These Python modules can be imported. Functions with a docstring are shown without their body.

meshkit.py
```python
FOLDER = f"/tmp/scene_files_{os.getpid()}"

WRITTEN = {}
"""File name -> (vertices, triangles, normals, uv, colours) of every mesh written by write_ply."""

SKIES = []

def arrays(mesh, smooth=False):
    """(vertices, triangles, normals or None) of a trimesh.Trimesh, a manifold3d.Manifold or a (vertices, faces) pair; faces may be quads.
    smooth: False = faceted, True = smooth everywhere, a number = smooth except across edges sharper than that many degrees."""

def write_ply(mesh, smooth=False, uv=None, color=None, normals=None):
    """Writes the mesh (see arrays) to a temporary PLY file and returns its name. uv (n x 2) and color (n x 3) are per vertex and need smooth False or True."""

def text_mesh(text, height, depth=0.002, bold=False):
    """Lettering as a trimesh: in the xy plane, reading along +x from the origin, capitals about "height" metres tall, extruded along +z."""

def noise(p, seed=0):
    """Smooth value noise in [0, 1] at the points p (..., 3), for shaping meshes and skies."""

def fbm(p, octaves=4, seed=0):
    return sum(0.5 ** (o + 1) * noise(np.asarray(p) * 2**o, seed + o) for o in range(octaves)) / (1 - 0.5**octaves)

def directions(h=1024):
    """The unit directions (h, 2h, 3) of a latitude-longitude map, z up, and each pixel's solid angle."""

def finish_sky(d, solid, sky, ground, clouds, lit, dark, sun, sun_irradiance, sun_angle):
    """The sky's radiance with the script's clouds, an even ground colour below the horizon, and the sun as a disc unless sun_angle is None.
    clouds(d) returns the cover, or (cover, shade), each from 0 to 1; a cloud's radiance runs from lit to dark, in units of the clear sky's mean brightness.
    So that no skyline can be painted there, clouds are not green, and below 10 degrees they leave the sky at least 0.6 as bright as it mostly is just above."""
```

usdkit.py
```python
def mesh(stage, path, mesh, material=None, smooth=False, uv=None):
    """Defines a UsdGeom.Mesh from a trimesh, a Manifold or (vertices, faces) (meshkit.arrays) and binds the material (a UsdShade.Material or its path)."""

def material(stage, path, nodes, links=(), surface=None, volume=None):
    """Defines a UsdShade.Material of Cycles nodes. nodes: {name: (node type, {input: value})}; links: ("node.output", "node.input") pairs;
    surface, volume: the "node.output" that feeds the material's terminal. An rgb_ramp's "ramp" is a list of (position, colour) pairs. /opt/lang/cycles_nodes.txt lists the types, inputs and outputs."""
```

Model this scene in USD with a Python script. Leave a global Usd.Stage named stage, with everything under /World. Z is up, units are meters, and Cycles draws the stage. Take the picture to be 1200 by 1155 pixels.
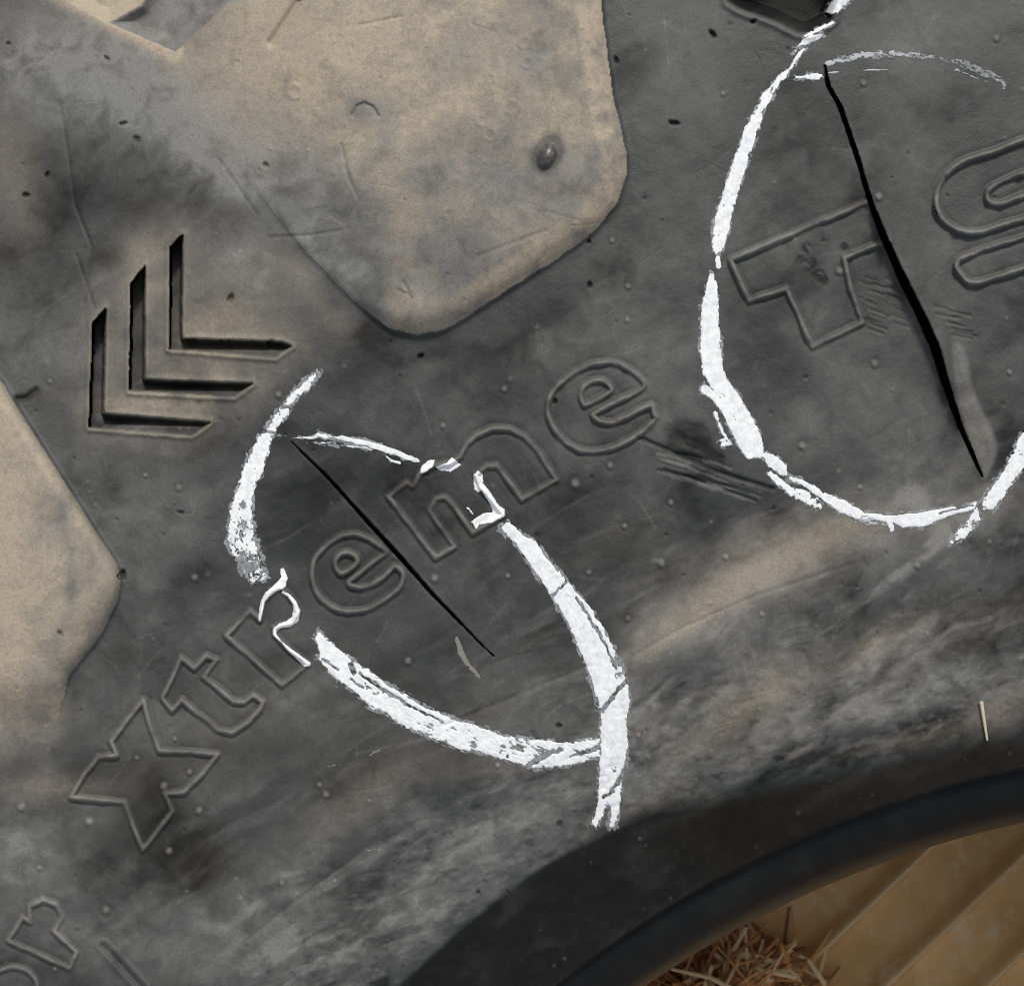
import math, random
import numpy as np
import usdkit, meshkit
from pxr import Usd, UsdGeom, UsdLux, UsdShade, Gf, Sdf, Vt
from scipy.ndimage import map_coordinates, gaussian_filter

stage = Usd.Stage.CreateInMemory()
UsdGeom.SetStageUpAxis(stage, UsdGeom.Tokens.z)
UsdGeom.SetStageMetersPerUnit(stage, 1.0)
UsdGeom.Xform.Define(stage, '/World')
UsdGeom.Scope.Define(stage, '/World/Looks')

# ------------------------------------------------------------------ camera, sky, sun
S = 0.00028            # metres on the sidewall for one unit of the sheet coordinates (u right, v down)
D = 0.50               # camera height above the sidewall
ZS = 0.290             # height of the sidewall plane above the ground: the tyre lies flat
EXPOSURE = 0.3
SKY, SUN, SUN_ANGLE = 0.105, 0.50, 10.0
SUN_AZ, SUN_EL = math.radians(12), math.radians(44)     # from the top of the picture (+y), a little to the right

cam = UsdGeom.Camera.Define(stage, '/World/camera')
cam.CreateFocalLengthAttr(35.0)
cam.CreateHorizontalApertureAttr(35.0 * 1200 * S / D)
cam.CreateVerticalApertureAttr(35.0 * 1200 * S / D * 985 / 1024)
cam.CreateClippingRangeAttr(Gf.Vec2f(0.02, 100))
cam.CreateFStopAttr(18.0)
cam.CreateFocusDistanceAttr(0.495)
cam.CreateExposureAttr(EXPOSURE)
cam.AddTranslateOp().Set(Gf.Vec3d(0, 0, ZS + D))          # looks straight down, +y is up in the picture

sunv = np.array([math.sin(SUN_AZ) * math.cos(SUN_EL), math.cos(SUN_AZ) * math.cos(SUN_EL), math.sin(SUN_EL)])
sun = UsdLux.DistantLight.Define(stage, '/World/sun')
sun.CreateIntensityAttr(SUN); sun.CreateAngleAttr(SUN_ANGLE); sun.CreateNormalizeAttr(True)
sun.CreateColorAttr(Gf.Vec3f(1.0, 0.97, 0.92))
sun.AddTransformOp().Set(Gf.Matrix4d().SetRotate(Gf.Rotation(Gf.Vec3d(0, 0, 1), Gf.Vec3d(*map(float, sunv)))))
sky_m = usdkit.material(stage, '/World/Looks/sky', {
    'sky': ('sky_texture', {'sky_type': 'single_scattering', 'sun_disc': False, 'sun_elevation': SUN_EL, 'sun_rotation': math.atan2(sunv[0], sunv[1]), 'aerosol_density': 3.0}),
    'grey': ('hsv', {'saturation': 0.25, 'hue': 0.5, 'value': 1.0, 'fac': 1.0}),       # overcast
    'bg': ('background_shader', {'strength': SKY})},
    [('sky.color', 'grey.color'), ('grey.color', 'bg.color')], surface='bg.background')
dome = UsdLux.DomeLight.Define(stage, '/World/sky')
UsdShade.MaterialBindingAPI.Apply(dome.GetPrim()).Bind(sky_m)
dome.GetPrim().SetCustomDataByKey('kind', 'structure')

# ------------------------------------------------------------------ helpers
USED = {}
def numbered(path):
    n = USED.get(path, 0); USED[path] = n + 1
    return path if n == 0 else f'{path}_{n:03d}'
def keys(p, label=None, cat=None, group=None, kind=None):
    for k, v in (('label', label), ('category', cat), ('group', group), ('kind', kind)):
        if v: p.SetCustomDataByKey(k, v)
def put(name, v, f, mat, parent='/World', normals=None, dirt=None, label=None, cat=None, group=None, kind=None, smooth=False):
    path = numbered(f'{parent}/{name}')
    m = usdkit.mesh(stage, path, (v, f), mat, smooth=smooth)
    if normals is not None:
        m.CreateNormalsAttr(Vt.Vec3fArray.FromNumpy(normals.astype(np.float32))); m.SetNormalsInterpolation('vertex')
    if dirt is not None:
        UsdGeom.PrimvarsAPI(m).CreatePrimvar('dirt', Sdf.ValueTypeNames.Color3fArray, 'vertex').Set(Vt.Vec3fArray.FromNumpy(dirt.astype(np.float32)))
    keys(m.GetPrim(), label, cat, group, kind)
    return path
def sm(x, a=0.0, b=1.0):
    t = np.clip((x - a) / (b - a), 0, 1); return t * t * (3 - 2 * t)
def nz(u, v, scale, seed, octaves=3, rot=0.0, stretch=1.0):
    c, s = math.cos(math.radians(rot)), math.sin(math.radians(rot))
    a, b = (u * c - v * s) / stretch, u * s + v * c                 # rot: angle of the streaks, counter-clockwise
    p = np.stack([a / scale, b / scale, np.full_like(a, 0.37 + seed)], -1)
    return meshkit.fbm(p, octaves, seed)
def seg_dist(u, v, pts, closed):
    best, pts = np.full(u.shape, 1e9), np.asarray(pts, float)
    n = len(pts)
    for i in range(n if closed else n - 1):
        a, b = pts[i], pts[(i + 1) % n]; ab = b - a
        t = np.clip(((u - a[0]) * ab[0] + (v - a[1]) * ab[1]) / max(ab @ ab, 1e-9), 0, 1)
        best = np.minimum(best, np.hypot(u - a[0] - t * ab[0], v - a[1] - t * ab[1]))
    return best
def inside(u, v, pts):
    r, pts = np.zeros(u.shape, bool), np.asarray(pts, float)
    j = len(pts) - 1
    for i in range(len(pts)):
        (x1, y1), (x2, y2) = pts[i], pts[j]
        if y1 != y2:
            r ^= ((y1 > v) != (y2 > v)) & (u < (x2 - x1) * (v - y1) / (y2 - y1) + x1)
        j = i
    return r
def sdf(u, v, pts):                                                  # positive inside
    d = seg_dist(u, v, pts, True); return np.where(inside(u, v, pts), d, -d)
def rounded(pts, n=2):                                               # Chaikin: corners of a hand-laid curve
    pts = np.asarray(pts, float)
    for _ in range(n):
        q = np.roll(pts, -1, 0); pts = np.stack([0.8 * pts + 0.2 * q, 0.2 * pts + 0.8 * q], 1).reshape(-1, 2)
    return pts
def place(u, v, h):                                                  # sheet coordinates and height (mm) to world metres
    k = (D - h / 1000.0) / D
    return np.stack([(u - 600) * S * k, (577.5 - v) * S * k, ZS + h / 1000.0], -1)

# ------------------------------------------------------------------ materials
ATT = {'d': ('attribute', {'attribute': 'dirt'}), 'sep': ('separate_color', {'color_type': 'rgb'}), 'g': ('geometry', {})}
def mth(kind, **k): return ('math', {'math_type': kind, **k})
rubber = usdkit.material(stage, '/World/Looks/tyre_rubber', {**ATT,
    'n1': ('noise_texture', {'scale': 420.0, 'detail': 6.0, 'roughness': 0.68}),
    'n2': ('noise_texture', {'scale': 1500.0, 'detail': 3.0, 'roughness': 0.6}),
    'n3': ('noise_texture', {'scale': 130.0, 'detail': 5.0, 'roughness': 0.6, 'distortion': 0.6}),
    'clean': ('mix_color', {'a': (0.0298, 0.0308, 0.0306), 'b': (0.0085, 0.0088, 0.0092)}),
    'r1': ('map_range', {'from_min': 0.3, 'from_max': 0.7, 'to_min': 0.66, 'to_max': 1.28, 'clamp': True}),
    'r3': ('map_range', {'from_min': 0.3, 'from_max': 0.7, 'to_min': 0.45, 'to_max': 1.5, 'clamp': True}),
    'gm': mth('multiply', use_clamp=True), 'tm': mth('multiply', use_clamp=True),
    'grey': ('mix_color', {'b': (0.164, 0.166, 0.161)}),
    'tan': ('mix_color', {'b': (0.335, 0.284, 0.214)}),
    'sp': ('map_range', {'from_min': 0.3, 'from_max': 0.72, 'to_min': 0.84, 'to_max': 1.16, 'clamp': True}),
    'spc': ('combine_color', {'color_type': 'rgb'}),
    'fin': ('mix_color', {'blend_type': 'multiply', 'fac': 1.0, 'use_clamp': False}),
    'ra': mth('add'), 'ro': ('map_range', {'from_min': 0.0, 'from_max': 0.6, 'to_min': 0.47, 'to_max': 0.86, 'clamp': True}),
    'bh': mth('multiply_add', value2=0.35),
    'b': ('bump', {'strength': 0.55, 'distance': 0.00045}),
    'spe': ('map_range', {'from_min': 0.0, 'from_max': 1.0, 'to_min': 0.40, 'to_max': 0.10, 'clamp': True}),
    'p': ('principled_bsdf', {'specular_ior_level': 0.38})},
    [('sep.b', 'spe.value'), ('spe.result', 'p.specular_ior_level'), ('d.color', 'sep.color'), ('g.position', 'n1.vector'), ('g.position', 'n2.vector'), ('g.position', 'n3.vector'),
     ('sep.b', 'clean.fac'), ('n1.fac', 'r1.value'), ('n3.fac', 'r3.value'), ('sep.g', 'gm.value1'), ('r3.result', 'gm.value2'),
     ('sep.r', 'tm.value1'), ('r1.result', 'tm.value2'), ('clean.result', 'grey.a'), ('gm.value', 'grey.fac'),
     ('grey.result', 'tan.a'), ('tm.value', 'tan.fac'), ('n2.fac', 'sp.value'), ('sp.result', 'spc.r'), ('sp.result', 'spc.g'), ('sp.result', 'spc.b'),
     ('tan.result', 'fin.a'), ('spc.color', 'fin.b'), ('fin.result', 'p.base_color'), ('gm.value', 'ra.value1'), ('tm.value', 'ra.value2'),
     ('ra.value', 'ro.value'), ('ro.result', 'p.roughness'), ('n2.fac', 'bh.value1'), ('n1.fac', 'bh.value3'), ('bh.value', 'b.height'), ('b.normal', 'p.normal')],
    surface='p.BSDF')
paint = usdkit.material(stage, '/World/Looks/white_paint', {'g': ('geometry', {}),
    'n': ('noise_texture', {'scale': 420.0, 'detail': 6.0, 'roughness': 0.75}),
    'r': ('rgb_ramp', {'ramp': [(0.30, (0.54, 0.56, 0.59)), (0.46, (0.70, 0.71, 0.73)), (0.60, (0.80, 0.81, 0.81))]}),
    'n2': ('noise_texture', {'scale': 1300.0, 'detail': 3.0}), 'b': ('bump', {'strength': 0.12, 'distance': 0.0002}),
    'p': ('principled_bsdf', {'roughness': 0.8, 'specular_ior_level': 0.3})},
    [('g.position', 'n.vector'), ('n.fac', 'r.fac'), ('r.color', 'p.base_color'), ('g.position', 'n2.vector'), ('n2.fac', 'b.height'), ('b.normal', 'p.normal')], surface='p.BSDF')
chalk = usdkit.material(stage, '/World/Looks/faint_chalk', {'p': ('principled_bsdf', {'base_color': (0.38, 0.40, 0.42), 'roughness': 0.9, 'specular_ior_level': 0.2})}, [], surface='p.BSDF')
thin = usdkit.material(stage, '/World/Looks/thin_paint', {'g': ('geometry', {}), 'n': ('noise_texture', {'scale': 900.0, 'detail': 4.0, 'roughness': 0.7}), 'r': ('rgb_ramp', {'ramp': [(0.3, (0.08, 0.085, 0.09)), (0.7, (0.33, 0.34, 0.35))]}), 'p': ('principled_bsdf', {'roughness': 0.9, 'specular_ior_level': 0.2})},
    [('g.position', 'n.vector'), ('n.fac', 'r.fac'), ('r.color', 'p.base_color')], surface='p.BSDF')
smear = usdkit.material(stage, '/World/Looks/grey_smear', {'p': ('principled_bsdf', {'base_color': (0.19, 0.185, 0.165), 'roughness': 0.9, 'specular_ior_level': 0.2})}, [], surface='p.BSDF')
knob_m = usdkit.material(stage, '/World/Looks/polished_rubber', {'g': ('geometry', {}), 'n': ('noise_texture', {'scale': 600.0, 'detail': 4.0}), 'r': ('rgb_ramp', {'ramp': [(0.35, (0.035, 0.035, 0.035)), (0.7, (0.11, 0.105, 0.095))]}), 'p': ('principled_bsdf', {'roughness': 0.36})}, [('g.position', 'n.vector'), ('n.fac', 'r.fac'), ('r.color', 'p.base_color')], surface='p.BSDF')
def mottled(name, c0, c1, scale, rough=0.85, bump=0.001, c2=None, sc2=None, crest=None):
    nodes = {'g': ('geometry', {}), 'n': ('noise_texture', {'scale': scale, 'detail': 7.0, 'roughness': 0.65}),
             'r': ('rgb_ramp', {'ramp': [(0.3, c0), (0.7, c1)]}), 'b': ('bump', {'strength': 0.5, 'distance': bump}), 'p': ('principled_bsdf', {'roughness': rough, 'specular_ior_level': 0.3})}
    links = [('g.position', 'n.vector'), ('n.fac', 'r.fac'), ('n.fac', 'b.height'), ('b.normal', 'p.normal')]
    if c2:
        nodes.update({'m': ('noise_texture', {'scale': sc2, 'detail': 5.0, 'roughness': 0.7}), 'mr': ('map_range', {'from_min': 0.52, 'from_max': 0.68, 'clamp': True}), 'mx': ('mix_color', {'b': c2})})
        links += [('g.position', 'm.vector'), ('m.fac', 'mr.value'), ('mr.result', 'mx.fac'), ('r.color', 'mx.a')]
        if crest:                                    # paint worn off along the ribs' crests
            nodes.update({'xyz': ('separate_xyz', {}), 'cr': ('map_range', {'from_min': crest[0], 'from_max': crest[1], 'clamp': True}), 'cx': ('mix_color', {'b': crest[2]})})
            links += [('g.position', 'xyz.vector'), ('xyz.z', 'cr.value'), ('cr.result', 'cx.fac'), ('mx.result', 'cx.a'), ('cx.result', 'p.base_color')]
        else:
            links.append(('mx.result', 'p.base_color'))
    else:
        links.append(('r.color', 'p.base_color'))
    return usdkit.material(stage, '/World/Looks/' + name, nodes, links, surface='p.BSDF')
sheet_m = mottled('brown_sheet', (0.60, 0.37, 0.150), (0.86, 0.57, 0.265), 28.0, 0.62, 0.0006, (0.80, 0.60, 0.37), 60.0, crest=(0.0172, 0.0192, (0.92, 0.70, 0.44)))
earth_m = mottled('earth', (0.10, 0.065, 0.035), (0.24, 0.165, 0.095), 45.0, 0.95, 0.004)
straw_ms = [usdkit.material(stage, f'/World/Looks/straw_{n}', {'p': ('principled_bsdf', {'base_color': c, 'roughness': 0.75})}, [], surface='p.BSDF')
            for n, c in (('pale', (0.80, 0.60, 0.33)), ('amber', (0.64, 0.31, 0.105)), ('brown', (0.30, 0.12, 0.04)), ('bleached', (0.58, 0.50, 0.37)))]

# ------------------------------------------------------------------ the tyre's sheet: a fine grid over the part in view, growing coarser outside
STEP = 1.4
def axis(lo, hi):
    fine = np.arange(lo, hi, STEP); out, s = [], STEP
    while sum(out) < 420: s *= 1.22; out.append(s)
    c = np.cumsum(out)
    return np.concatenate([(fine[0] - c)[::-1], fine, fine[-1] + c])
us, vs = axis(-14, 1214), axis(-14, 1170)
U, V = np.meshgrid(us, vs)
NV, NU = U.shape
CU, CV = 1452.0, 2156.0                         # the wheel's axis
R_HOLE, R_LEDGE = 1220.0, 1282.0
RHO = np.hypot(U - CU, V - CV)
TH = np.degrees(np.arctan2(CV - V, U - CU))      # 90 = straight above the axis
RC = np.interp(TH, [88, 100, 108, 114, 120, 126, 132, 140], [1322, 1320, 1322, 1345, 1385, 1398, 1398, 1398])
w1 = nz(U, V, 90, 1, 3) - 0.5
w2 = nz(U, V, 90, 2, 3) - 0.5
UW, VW = U + 55 * w1, V + 55 * w2               # warped coordinates, for edges of stains
d = RHO - RC + 6 * (nz(U, V, 90, 5, 2) - 0.5)
soft = np.interp(TH, [100, 112, 118, 124], [42, 32, 16, 4])
ds = np.where(d > 0, d, 0)
side = -5 + 15 * (1 - np.exp(-ds / 170.0)) - 8.0 * (np.clip(RHO - 2050, 0, 400) / 330.0) ** 2 - 0.06 * np.clip(RHO - 2450, 0, None)
slope = -5 - 0.36 * np.clip(RC - RHO, 0, None) * np.interp(RC, [1320, 1398], [0.98, 0.62])
H = np.where(d > 0, side, slope)
G = gaussian_filter(H, 5); k = np.exp(-(d / (2.2 * soft)) ** 2); H = H * (1 - k) + G * k
DIRT = np.zeros(U.shape + (3,))                 # tan dust, grey scuff, clean black
DIRT[..., 1] = 0.03 + 0.26 * sm(nz(UW, VW, 120, 11, 5), 0.35, 0.75)
PART = np.zeros(U.shape, np.int16)              # which part owns each corner of the grid
PARTS = [('sidewall', None, None)]
def box(pts, pad):
    p = np.asarray(pts, float)
    i0, i1 = np.searchsorted(us, [p[:, 0].min() - pad, p[:, 0].max() + pad]); j0, j1 = np.searchsorted(vs, [p[:, 1].min() - pad, p[:, 1].max() + pad])
    return (slice(max(j0, 0), j1 + 1), slice(max(i0, 0), i1 + 1))
def own(sl, mask, name, label=None):
    PARTS.append((name, label, None)); PART[sl][mask] = len(PARTS) - 1
def blob(ch, u, v, su, sv, rot, amt, power=2.0, warp=1.0):
    r = max(su, sv) * 2.4
    sl = box([(u, v)], r + 30)
    du, dv = U[sl] + warp * 55 * w1[sl] - u, V[sl] + warp * 55 * w2[sl] - v
    c, s = math.cos(math.radians(rot)), math.sin(math.radians(rot))
    a, b = (du * c - dv * s) / su, (du * s + dv * c) / sv
    DIRT[sl][..., ch] += amt * np.exp(-np.abs(a * a + b * b) ** (power / 2))

# --- tread lugs: each edge has its own bevel width
def lug(pts, widths, height, label):
    sl = box(pts, 110); u, v = U[sl], V[sl]; n = len(pts)
    wob = 5 * (nz(u, v, 28, 21, 3) - 0.5)
    t = np.full(u.shape, 9.0)
    for i in range(n):
        if widths[i]:
            t = np.minimum(t, (seg_dist(u, v, [pts[i], pts[(i + 1) % n]], False) + wob) / widths[i])
    ins = inside(u + wob, v + wob, pts)
    t = np.where(ins, np.clip(t, 0, None), 0)
    t = gaussian_filter(t, 3.0) * ins; tc = np.clip(t, 0, 1)
    softw = sm(u, 470, 400) * sm(v, 360, 300) * (widths[-1] > 100)
    if widths[-1] <= 100: softw = sm(v, 790, 850) * sm(u, 90, 60)
    prof = np.sqrt(np.clip(1 - (1 - np.clip(t, 0, 1)) ** 2, 0, 1)) * 0.75 + 0.25 * np.clip(t, 0, 1)
    prof = prof * (1 - softw) + softw * (0.12 * (tc > 0) * sm(v, 150, 260) * (u > 150) + 0.88 * tc ** 1.3)
    H[sl] += gaussian_filter(height * prof, 2.0)
    own(sl, ins, 'tread_lug', label)
    return sl, ins, t
L1 = [(215, 62), (266, 9), (345, -70), (450, -180), (690, -180), (704, 0), (718, 110), (734, 178), (734, 205), (722, 240), (700, 268), (640, 310), (545, 372), (515, 388), (488, 392), (455, 384), (412, 350), (360, 296), (290, 210)]
W1 = [18, 18, 18, 0, 30, 32, 32, 32, 32, 32, 32, 32, 34, 34, 36, 40, 110, 150, 150]
s1, in1, t1 = lug(L1, W1, 8.0, 'broad tan dusted tread lug at the top between the arrow mark and the wide slash')
L2 = [(-420, 200), (-60, 352), (0, 445), (60, 540), (112, 622), (138, 662), (142, 684), (138, 706), (118, 744), (80, 792), (66, 846), (40, 868), (-60, 890), (-420, 900)]
W2 = [40, 14, 13, 13, 14, 16, 20, 30, 34, 34, 50, 90, 90, 0]
s2, in2, t2 = lug(L2, W2, 9.0, 'tan dusted tread lug at the left edge below the arrow mark')
# gap between lugs at the top left: valley floor, and the next lug's flank
VAL = [(128, 27), (206, 61), (262, 9), (345, -70), (450, -180), (290, -180), (165, 6)]
FLK = [(84, 4), (128, 27), (165, 6), (290, -180), (0, -180)]
for pts, dep, wd in ((VAL, 4, 16), (FLK, 8, 16)):
    sl = box(pts, 12); q = sdf(U[sl], V[sl], pts); H[sl] -= dep * sm(q, -3, wd)
sl = box(VAL, 4); own(sl, sdf(U[sl], V[sl], VAL) > 0, 'tread_groove', 'grey groove between two tread lugs')
sl = box(FLK, 4); own(sl, sdf(U[sl], V[sl], FLK) > 0, 'tread_lug', 'sandy flank of a lug beyond the grey groove')
# slot in the lug's shoulder and the black gap at the top edge
sl = box([(346, 6), (316, 52)], 10); q = seg_dist(U[sl], V[sl], [(380, -50), (346, 8), (318, 50)], False); H[sl] -= 1.6 * np.exp(-(q / 5) ** 2)
GAP = [(868, 12), (905, 23), (942, 42), (975, 25), (975, 14), (1010, -60), (960, -110), (880, -70), (850, 0)]
sl = box(GAP, 14); q = sdf(U[sl], V[sl], rounded(GAP, 1)); H[sl] -= 22 * sm(q, -1, 14); H[sl] += 0.8 * np.exp(-((q + 5) / 4) ** 2)
own(sl, q > 0, 'tread_gap', 'black gap at the top edge under the start of the wide white loop'); DIRT[sl][..., 2] += 1.3 * sm(q, -2, 4); DIRT[sl][..., 1] *= 1 - sm(q, -2, 3)

# --- large and small unevenness of the rubber
H += 0.9 * (nz(U, V, 110, 31, 4) - 0.5) + 0.30 * (nz(U, V, 22, 32, 3) - 0.5)
H += 0.22 * (nz(U, V, 14, 33, 3, rot=28, stretch=7) - 0.5) * sm(RHO, 2000, 1500)

# --- arrow mark: three chevron grooves
CH = [[(214, 276), (200, 290), (199, 409), (322, 419), (341, 406), (331, 401), (213, 397)],
      [(170, 312), (154, 333), (152, 458), (274, 465), (295, 450), (169, 445)],
      [(124, 362), (109, 379), (105, 501), (225, 510), (246, 495), (121, 485)]]
CHL = ['innermost and highest of the three nested chevron grooves', 'middle one of the three nested chevron grooves', 'outermost and lowest of the three nested chevron grooves']
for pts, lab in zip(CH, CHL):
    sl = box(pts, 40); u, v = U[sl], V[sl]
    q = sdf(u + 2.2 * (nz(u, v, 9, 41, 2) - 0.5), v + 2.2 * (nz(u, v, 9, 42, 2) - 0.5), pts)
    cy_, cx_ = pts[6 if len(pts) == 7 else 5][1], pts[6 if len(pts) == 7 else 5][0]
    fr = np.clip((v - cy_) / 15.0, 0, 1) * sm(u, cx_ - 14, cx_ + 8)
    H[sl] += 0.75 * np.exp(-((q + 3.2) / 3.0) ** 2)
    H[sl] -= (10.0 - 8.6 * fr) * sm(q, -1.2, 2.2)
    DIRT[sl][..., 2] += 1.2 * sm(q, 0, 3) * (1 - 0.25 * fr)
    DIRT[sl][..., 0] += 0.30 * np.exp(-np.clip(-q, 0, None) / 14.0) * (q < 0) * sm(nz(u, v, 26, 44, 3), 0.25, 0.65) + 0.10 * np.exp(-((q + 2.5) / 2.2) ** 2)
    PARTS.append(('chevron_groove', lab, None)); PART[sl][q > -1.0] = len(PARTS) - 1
CHM = [(c, CHL) for c in CH]

# --- raised outline letters
LET = {
 'X': [[(168, 820), (174, 846), (187, 880), (221, 881), (255, 884), (237, 907), (216, 928), (193, 930), (202, 950), (186, 972), (167, 995), (156, 968), (146, 940), (83, 934), (98, 908), (116, 887), (137, 885), (130, 869), (148, 845)]],
 't': [[(212.5, 771), (228, 783), (242, 768.5), (253.5, 773.5), (239, 793), (262, 812), (274, 822), (286.5, 822.5), (297, 815), (308, 822), (305, 831), (291, 846), (271.5, 859), (255, 856), (242, 843), (231, 836), (213, 820), (201.5, 832), (190.5, 817.5)]],
 'r': [[(293, 716), (265.5, 745), (330.5, 803), (361, 778.5), (338, 759.5), (322, 744), (321, 736), (330, 732.5), (342, 730), (349, 719), (346, 707), (336, 695), (328, 688), (317, 693), (308, 705), (305, 726)]],
 'e': [[(463, 661), (474, 673), (469, 689), (451, 702.5), (430, 715), (409, 717), (392.6, 713.6), (377, 702.5), (368, 689), (364.6, 672), (368, 655), (381.5, 639.5), (398, 628), (415, 625), (431, 630), (446.6, 640), (455, 648), (437, 658), (423, 670.6), (407, 682.4), (412, 686.6), (424.5, 688.6), (437, 684.5), (451, 675)],
       [(406.5, 646.4), (417.5, 651), (420, 658), (412, 666), (399.6, 672.7), (393, 665), (392, 657), (398, 649)]],
 'm': [[(476, 565.7), (455, 582), (510.5, 654), (533, 640), (503, 598), (510.5, 585), (522, 583), (531.4, 592), (554, 624), (590, 603), (564, 571), (558, 556), (569.5, 546.7), (581, 545.7), (590.5, 556), (611.4, 584.8), (652.4, 562), (630.5, 529.5), (615, 512), (598, 503), (577, 502), (558, 510.5), (546.7, 521), (539, 535), (527, 543), (510, 545), (493, 554), (484, 569.5)]],
 'e2': [[(765.7, 484), (769.6, 490), (757, 504), (738.4, 515), (719.7, 524.7), (698, 530), (677.7, 528), (660.5, 517), (648, 501), (641, 484), (643, 467), (650.4, 454.5), (671.4, 437.4), (691.7, 427), (713.5, 424), (732, 429), (748, 440.5), (756, 450), (752.5, 456), (729, 467), (707, 478), (693, 486), (702.6, 493.5), (718, 496.6), (729, 491), (765, 472.5)],
        [(704, 445), (713.5, 450), (718, 457.7), (707, 464), (685.5, 476), (680, 465.5), (682, 454.5), (691.7, 447.5)]],
 'T': [[(856, 305), (935, 271), (1018, 236), (1042, 283), (1017, 291), (989, 303), (997, 340), (1011, 378), (982, 392), (952, 407), (922, 338), (878, 353)]],
 'S': [[(1193, 166), (1163.6, 178), (1131, 187), (1110, 202), (1099, 221), (1096, 240), (1105, 258.5), (1126, 272.5), (1152, 272.5), (1173, 264), (1193, 258.5), (1225, 250), (1240, 256), (1236, 266), (1193, 279.5), (1124, 302), (1119, 314.6), (1138, 334.5), (1193, 317), (1262, 296), (1290, 268), (1286, 236), (1262, 218), (1228, 220), (1193, 230.5), (1173, 240), (1159, 237.5), (1155.4, 226), (1168, 215), (1193, 205), (1262, 182), (1250, 146)]],
 'r2': [[(10, 1101), (27, 1074), (36, 1080), (34, 1062), (50, 1054), (66, 1060), (73, 1075), (62, 1090), (90, 1116), (81, 1134), (18, 1106)]],
 'o': [[(-14, 1146), (0, 1137), (16, 1132), (33, 1137), (44, 1150), (42, 1172), (26, 1192), (6, 1194), (-14, 1180), (-20, 1160)]],
}
LETL = {'X': 'raised outline of a four pointed letter X, lowest of the slanting word', 't': 'raised outline letter t above the X', 'r': 'raised outline letter r with white paint on its curl',
        'e': 'raised outline letter e touching the narrow slit', 'm': 'raised outline letter m with two white painted edges', 'e2': 'raised outline letter e after the m, outside the white loops',
        'T': 'raised outline capital T crossed by the wide slash', 'S': 'raised outline capital S at the right edge', 'r2': 'raised outline letter r in the lower left corner', 'o': 'raised outline letter o at the lower left corner edge'}
amp = {'X': 1.0, 'r2': 0.8, 'o': 0.8, 'm': 0.8, 'S': 1.25}
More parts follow.
